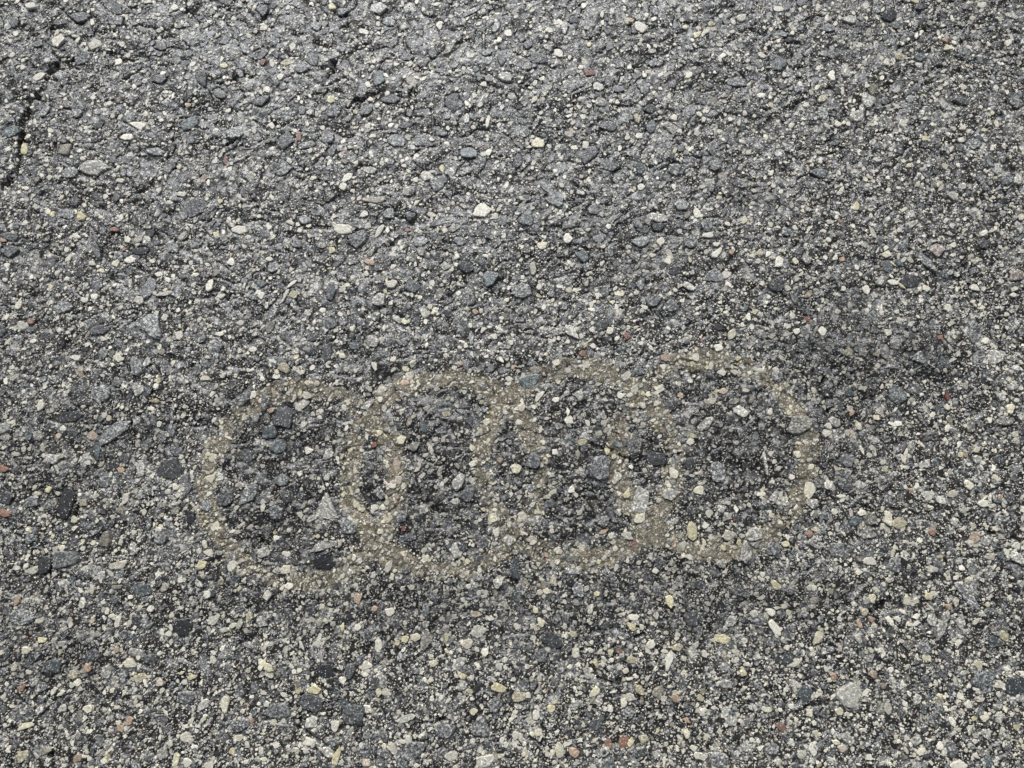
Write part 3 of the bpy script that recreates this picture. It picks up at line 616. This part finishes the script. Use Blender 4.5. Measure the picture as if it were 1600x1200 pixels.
def build_stones(cx_, cy_, w, h, ang, tone, n, prof, height, sink, sd, tri=None, rim=None):
    """many faceted stones at once; w, h full sizes in metres. Returns verts, faces (as lists of arrays), tones"""
    g = np.random.default_rng(sd)
    m = len(cx_)
    th = (np.arange(n) + .5 * g.random((m, n)) - .25) / n * 2 * math.pi
    K = 6
    ph = (np.arange(K) / K * 2 * math.pi)[None] + g.uniform(-.6, .6, (m, K)) + g.uniform(0, 6.28, (m, 1))
    dd = g.uniform(.58, 1.0, (m, K))
    if tri is not None:
        for s_ in np.nonzero(tri)[0]:
            ph[s_] = np.array([.5, 2.6, 4.7, .6, 2.5, 4.6]); dd[s_] = [.52, .52, .5, .56, .56, .55]
    c_ = np.cos(th[:, :, None] - ph[:, None, :])
    rr = np.where(c_ > .05, dd[:, None, :] / np.maximum(c_, .05), 9).min(2)
    rr = np.minimum(rr, 1.04) * g.uniform(.94, 1.05, (m, n))
    if n < 9: rr = g.uniform(.58, 1.05, (m, n))
    ux, uy = rr * np.cos(th), rr * np.sin(th)
    ux = (ux - (ux.max(1) + ux.min(1))[:, None] / 2) / (ux.max(1) - ux.min(1))[:, None]
    uy = (uy - (uy.max(1) + uy.min(1))[:, None] / 2) / (uy.max(1) - uy.min(1))[:, None]
    ca, sa = np.cos(ang)[:, None], np.sin(ang)[:, None]
    gz = ground_z(cx_.copy(), cy_.copy()) if rim is None else rim
    tx, ty = g.normal(0, .045, m), g.normal(0, .045, m)
    P = []
    L = len(prof)
    ox, oy = g.uniform(-.10, .10, m)[:, None], g.uniform(-.10, .10, m)[:, None]
    for k, (s_, zz) in enumerate(prof):
        f = (1 - s_)
        jit = 1 + (g.uniform(-.07, .07, (m, n)) if 0 < k else 0)
        lx, ly = (ux * s_ * jit + ox * max(f, 0)) * w[:, None], (uy * s_ * jit + oy * max(f, 0)) * h[:, None]
        wx = cx_[:, None] + lx * ca - ly * sa
        wy = cy_[:, None] + lx * sa + ly * ca
        wz = gz[:, None] + height[:, None] * zz - sink[:, None] + tx[:, None] * lx + ty[:, None] * ly
        if k >= 2: wz = wz + g.normal(0, .04, (m, n)) * height[:, None]
        P.append(np.stack([wx, wy, wz], -1))
    top = np.stack([cx_ + (ox[:, 0] * w) * ca[:, 0] - (oy[:, 0] * h) * sa[:, 0], cy_ + (ox[:, 0] * w) * sa[:, 0] + (oy[:, 0] * h) * ca[:, 0],
                    gz + height * 1.03 - sink], -1)
    V_ = np.concatenate([np.concatenate(P, 1), top[:, None, :]], 1)           # m, L*n+1, 3
    nv = L * n + 1
    i = np.arange(n); j = (i + 1) % n
    quads = np.concatenate([np.stack([k * n + i, k * n + j, (k + 1) * n + j, (k + 1) * n + i], -1) for k in range(L - 1)])
    tris = np.stack([(L - 1) * n + i, (L - 1) * n + j, np.full(n, nv - 1)], -1)
    return V_, quads, tris, nv

PROF_BIG = [(1.04, -1.8), (1.01, -.1), (.97, .60), (.90, .92), (.70, .99), (.38, 1.02)]
PROF_MID = [(1.04, -1.4), (.98, .45), (.86, .95), (.45, 1.0)]
PROF_TINY = [(1.05, -1.0), (.72, .85)]

N_SINGLE = 300

# ---- labels: what a stone looks like and which well-known stone it lies next to
COLN = {'W': 'white', 'Y': 'yellow', 'G': 'speckled grey', 'B': 'blue-grey', 'D': 'black', 'N': 'greenish grey', 'T': 'tan',
        'R': 'red', 'O': 'orange', 'GW': 'pale grey', 'WG': 'greyish white', 'WY': 'cream', 'YW': 'pale yellow', 'WT': 'off-white', 'TW': 'light tan',
        'GB': 'bluish pale grey', 'BG': 'slate grey', 'DB': 'dark slate blue', 'BD': 'dark blue-grey', 'NG': 'pale greenish grey', 'GN': 'grey-green',
        'TY': 'yellowish tan', 'YT': 'mustard', 'RO': 'reddish orange', 'OW': 'pale orange', 'WO': 'pinkish white', 'GT': 'brownish grey', 'TG': 'greyish tan',
        'ND': 'dark olive grey', 'DN': 'blackish green', 'NB': 'teal grey', 'BN': 'dark teal grey', 'GD': 'dark mottled grey', 'DG': 'charcoal', 'TO': 'orange-tan',
        'OT': 'brownish orange', 'GO': 'orange-flecked grey', 'RT': 'reddish brown', 'YG': 'olive yellow', 'YN': 'greenish yellow', 'OY': 'golden orange',
        'NW': 'pale green-grey', 'NT': 'olive', 'TN': 'olive tan', 'TD': 'dark brown', 'OG': 'dull pink', 'BW': 'frosty blue', 'NY': 'olive green'}
MARKS = {(147, 264): 'large pale grey stone', (39, 232): 'yellow oval pebble', (1216, 99): 'smooth pale blue-green pebble', (154, 605): None,
         (1000, 42): 'white diamond-shaped stone', (921, 115): 'red top stone', (762, 191): 'white matchstick-like stone', (732, 239): 'greenish hump stone',
         (1356, 156): 'pale jagged triangular stone', (128, 337): 'round yellow pebble', (241, 509): 'big flat grey stone', (374, 360): 'white wedge stone',
         (535, 357): 'big white lump', (765, 435): 'oval grey-green stone', (870, 312): 'large pale grey-green oval stone', (822, 340): 'grey-green oval stone',
         (827, 596): 'smooth dark slate pebble', (1261, 497): 'bright red chip', (1447, 411): 'long speckled grey stone', (1555, 556): 'pale right-hand wedge stone',
         (107, 651): 'long slate-blue bar stone', (105, 786): 'tall black-slate stone', (6, 732): 'orange pebble at the left edge', (266, 732): 'dark slate patch stone',
         (510, 791): 'pale triangular granite stone', (620, 726): 'orange-and-white pebble', (507, 877): 'square black stone', (1166, 862): 'pale stone with a dark hole',
         (1081, 830): 'bright yellow lumpy stone', (1000, 781): 'pale speckled oval stone', (1265, 766): 'cream stone on the right-hand ring', (1400, 662): 'white bar-shaped stone',
         (1576, 639): 'pale yellow chip at the right', (1397, 882): 'rounded grey stone', (121, 1067): 'bright white splinter', (297, 1059): 'vivid yellow chip',
         (285, 980): 'shiny black stone', (609, 957): 'round white pebble', (526, 1180): 'long yellow stone', (554, 1115): 'big speckled blue-grey stone',
         (1045, 1032): 'white peanut-shaped stone', (862, 1000): 'dark blue slate wedge', (975, 1161): 'reddish pebble', (1125, 1187): 'round grey bottom stone',
         (1537, 1062): 'smooth pale green-grey stone', (1326, 1084): 'frosty white mottled stone', (1495, 1195): 'white bottom stone', (873, 1171): 'cream bottom stone',
         (1475, 975): 'long pale splinter stone', (938, 730): 'square slate-grey stone', (1400, 615): 'dark grey pointed stone'}
for (mu, mv), nm in MARKS.items():
    if nm is None: continue
    s = min(stones, key=lambda q_: (q_['u'] - mu) ** 2 + (q_['v'] - mv) ** 2)
    if (s['u'] - mu) ** 2 + (s['v'] - mv) ** 2 < 150: s['mark'] = nm; s['force'] = True
stones.sort(key=lambda s: -(s['w'] * s['h'] + (1e6 if s.get('force') else 0)))
marks = [s for s in stones if s.get('mark')]
def where(s):
    u, v = s['u'], s['v']
    ins = [k for k, (a_, b_) in enumerate(RING_PX) if math.hypot(u - a_, v - b_) < 128]
    on = [k for k, (a_, b_) in enumerate(RING_PX) if abs(math.hypot(u - a_, v - b_) - 149) <= 21]
    o_ = ['leftmost', 'second', 'third', 'rightmost']
    if on: return f"on the {o_[on[0]]} ring"
    if ins: return f"inside the {o_[ins[0]]} ring"
    vv = 'top' if v < 220 else 'upper' if v < 540 else 'lower' if v < 960 else 'bottom'
    uu = 'left' if u < 400 else 'centre-left' if u < 800 else 'centre-right' if u < 1200 else 'right'
    return f"{vv} {uu} of the road"
DIRS = ['right of', 'above and right of', 'above', 'above and left of', 'left of', 'below and left of', 'below', 'below and right of']
used = set()
def label_for(s):
    ratio = max(s['w'], s['h']) / min(s['w'], s['h'])
    big = math.sqrt(s['w'] * s['h'])
    size = 'large' if big > 27 else 'medium' if big > 19 else 'small'
    shape = 'sliver' if ratio > 3 else 'elongated stone' if ratio > 1.7 else 'stone'
    base_ = f"{size} {COLN.get(s['code'], COLN[s['code'][0]])} {shape}"
    near = sorted((m_ for m_ in marks if m_ is not s), key=lambda m_: (m_['u'] - s['u']) ** 2 + (m_['v'] - s['v']) ** 2)
    if s.get('mark'):
        for c_ in (f"{s['mark']} set in the asphalt, {where(s)}", f"{s['mark']}, {where(s)}, near the {near[0]['mark']}"):
            if c_ not in used: used.add(c_); return c_
    opts = []
    for m_ in near[:3]:
        dx, dy = s['u'] - m_['u'], m_['v'] - s['v']
        k = int(round(math.degrees(math.atan2(dy, dx)) / 45)) % 8
        dist = math.hypot(dx, dy)
        opts.append(f"{base_} {'just ' if dist < 60 else 'further ' if dist > 120 else ''}{DIRS[k]} the {m_['mark']}")
    opts.append(f"{base_} between the {near[0]['mark']} and the {near[1]['mark']}")
    for m_ in near[3:9]: opts.append(f"{base_} between the {near[0]['mark']} and the {m_['mark']}")
    for c_ in opts:
        if len(c_.split()) <= 16 and c_ not in used: used.add(c_); return c_
    used.add(opts[0]); return opts[0]

occ = np.zeros((1400, 1800), bool)              # who stands where, one cell per photo pixel
def mark_occ(u, v, w, h, ang, grow=1.0):
    r = int(max(w, h) * .55) + 2
    iu, iv = int(u) + 100, int(v) + 100
    if not (r <= iu < 1800 - r and r <= iv < 1400 - r): return
    dx, dy = np.meshgrid(np.arange(-r, r + 1), np.arange(-r, r + 1))
    a_ = math.radians(ang)
    lx, ly = dx * math.cos(a_) - dy * math.sin(a_), dx * math.sin(a_) + dy * math.cos(a_)
    m_ = (lx / (w * .5 * grow)) ** 2 + (ly / (h * .5 * grow)) ** 2 < 1
    occ[iv - r:iv + r + 1, iu - r:iu + r + 1] |= m_

def arr(key, lst): return np.array([s[key] for s in lst], float)
cx_, cy_ = px2w(arr('u', stones), arr('v', stones))
w_, h_ = arr('w', stones) * PX * 1.04, arr('h', stones) * PX * 1.04
ang_ = np.radians(arr('ang', stones))
tn = np.array([tone_of(s['code']) for s in stones])
tn[:, :3] *= rng.uniform(.88, 1.14, (len(stones), 1))
dusty = (ring_wear(cx_, cy_) * rng.uniform(0, .12, len(stones)))[:, None]
tn[:, :3] = tn[:, :3] * (1 - dusty) + np.array([.42, .385, .31]) * dusty
mn = np.minimum(w_, h_)
hgt = .00026 + mn * rng.uniform(.02, .10, len(stones))
snk = -rng.uniform(-.0002, .0005, len(stones))
Vb, qb, tb, nvb = build_stones(cx_, cy_, w_, h_, ang_, tn, 22, PROF_BIG, hgt, snk, 11, [s['tri'] for s in stones], np.array([s['rim'] for s in stones]))
for s in stones: mark_occ(s['u'], s['v'], s['w'], s['h'], s['ang'], 1.05)
lt_one = np.concatenate([np.full(len(qb), 4), np.full(len(tb), 3)])
ff_one = np.concatenate([qb.ravel(), tb.ravel()])
for k in range(N_SINGLE):
    s = stones[k]
    base_z = float(Vb[k, :, 2].min())
    loc = (float(cx_[k]), float(cy_[k]), base_z)
    me = mesh_from("stone", Vb[k] - np.array(loc), ff_one, lt_one, m_stone, np.repeat(tn[k][None], nvb, 0), smooth=False)
    o = put("stone", me, loc)
    o["label"] = label_for(s)
    o["category"] = "stone"
    o["group"] = "larger stones set in the asphalt"

parts_v, parts_f, parts_l, parts_c, base = [], [], [], [], 0
def add_batch(V_, q_, t_, nv, tone):
    global base
    m = len(V_)
    off = (np.arange(m) * nv)[:, None, None] + base
    parts_v.append(V_.reshape(-1, 3))
    parts_f.append((q_[None] + off).ravel()); parts_l.append(np.full(m * len(q_), 4))
    parts_f.append((t_[None] + off).ravel()); parts_l.append(np.full(m * len(t_), 3))
    parts_c.append(np.repeat(tone, nv, axis=0))
    base += m * nv
add_batch(Vb[N_SINGLE:], qb, tb, nvb, tn[N_SINGLE:])

# ---- the countless smaller chips and grains between them
PAL = ['G', 'GW', 'W', 'WT', 'WY', 'B', 'D', 'BG', 'N', 'T', 'Y', 'O', 'R', 'GD', 'YW']
P_MID = np.array([.20, .11, .035, .025, .015, .22, .06, .12, 0.05, .03, .002, .0007, .0003, .16, .006])
P_SML = np.array([.13, .12, .36, .22, .12, .03, .03, .03, .02, .03, .008, .001, .0005, .05, .02])
P_RNG = np.array([.07, .08, .28, .22, .22, .02, .01, .03, .02, .13, .06, .015, .01, .02, .08])
def scatter(count, smin, smax, power, probs, n, prof, sd, hk, on_ring=None):
    g = np.random.default_rng(sd)
    sz = smin * (1 - g.random(count) * (1 - (smin / smax) ** power)) ** (-1 / power)
    sz = -np.sort(-sz)
    u, v = g.uniform(-95, 1695, count), g.uniform(-95, 1295, count)
    asp = np.clip(g.lognormal(.32, .30, count), 1, 4.2)
    w, h = sz * np.sqrt(asp), sz / np.sqrt(asp)
    an = np.where(g.random(count) < .45, g.normal(40, 30, count), g.uniform(-90, 90, count))
    wx, wy = px2w(u, v)
    rw = ring_wear(wx, wy)
    if on_ring is not None:
        keep_ = rw > g.random(count) * .8 + .05
    else:
        keep_ = ~(in_ring(wx, wy) & (rw < .2) & (g.random(count) < .30))
    sel = []
    for k in range(count):
        if not keep_[k]: continue
        if occ[int(v[k]) + 100, int(u[k]) + 100]: continue
        mark_occ(u[k], v[k], w[k], h[k], an[k], .95)
        sel.append(k)
    sel = np.array(sel)
    m = len(sel)
    probs = probs / probs.sum()
    ci = g.choice(len(PAL), m, p=probs)
    cr = g.choice(len(PAL), m, p=P_RNG / P_RNG.sum())
    ci = np.where(g.random(m) < rw[sel] * .8, cr, ci)
    tone = np.array([tone_of(c_) for c_ in PAL])[ci]
    tone[:, :3] *= g.uniform(.72, 1.2, (m, 1))
    dusty = (rw[sel] * g.uniform(0, .4, m))[:, None]           # dust of the worn mark lies on the stones too
    tone[:, :3] = tone[:, :3] * (1 - dusty) + np.array([.42, .385, .31]) * dusty
    tone[:, :3] *= 1 - .42 * (oil_at(wx[sel], wy[sel]) * (rw[sel] < .3))[:, None]
    W_, H_ = w[sel] * PX, h[sel] * PX
    mn_ = np.minimum(W_, H_)
    hg = .00022 + mn_ * g.uniform(*hk, m)
    sk = g.uniform(-.0001, .0003, m)
    V_, q_, t_, nv = build_stones(wx[sel], wy[sel], W_, H_, np.radians(an[sel]), tone, n, prof, hg, sk, sd + 1)
    add_batch(V_, q_, t_, nv, tone)
    return m
for pts, hw, dep in CRACKS:
    for k in range(len(pts) - 1):
        for f in np.linspace(0, 1, 9):
            rr_ = hw / PX * 1.1
            mark_occ(pts[k][0] * (1 - f) + pts[k + 1][0] * f, pts[k][1] * (1 - f) + pts[k + 1][1] * f, rr_, rr_, 0)
n1 = scatter(2300, 9, 18, 2.4, P_MID, 11, PROF_MID, 101, (.01, .07))
n2 = scatter(26000, 4.2, 10.5, 2.3, P_SML, 7, PROF_MID, 201, (.03, .14))
n3 = scatter(16000, 4, 9, 2.0, P_RNG, 7, PROF_MID, 301, (.10, .25), on_ring=True)
n5 = scatter(30000, 2.6, 6, 2.0, P_RNG, 6, PROF_TINY, 351, (.10, .3), on_ring=True)
n4 = scatter(95000, 2.1, 4.8, 1.8, P_SML, 5, PROF_TINY, 401, (.12, .35))
print("chips", n1, n2, n3, n4)
me = mesh_from("stone_chips", np.concatenate(parts_v), np.concatenate(parts_f), np.concatenate(parts_l), m_stone, np.concatenate(parts_c))
chips = put("stone_chips", me)
chips["kind"] = "stuff"
chips["label"] = "countless small white, cream, grey and dark stone chips bound in the asphalt"
chips["category"] = "gravel"
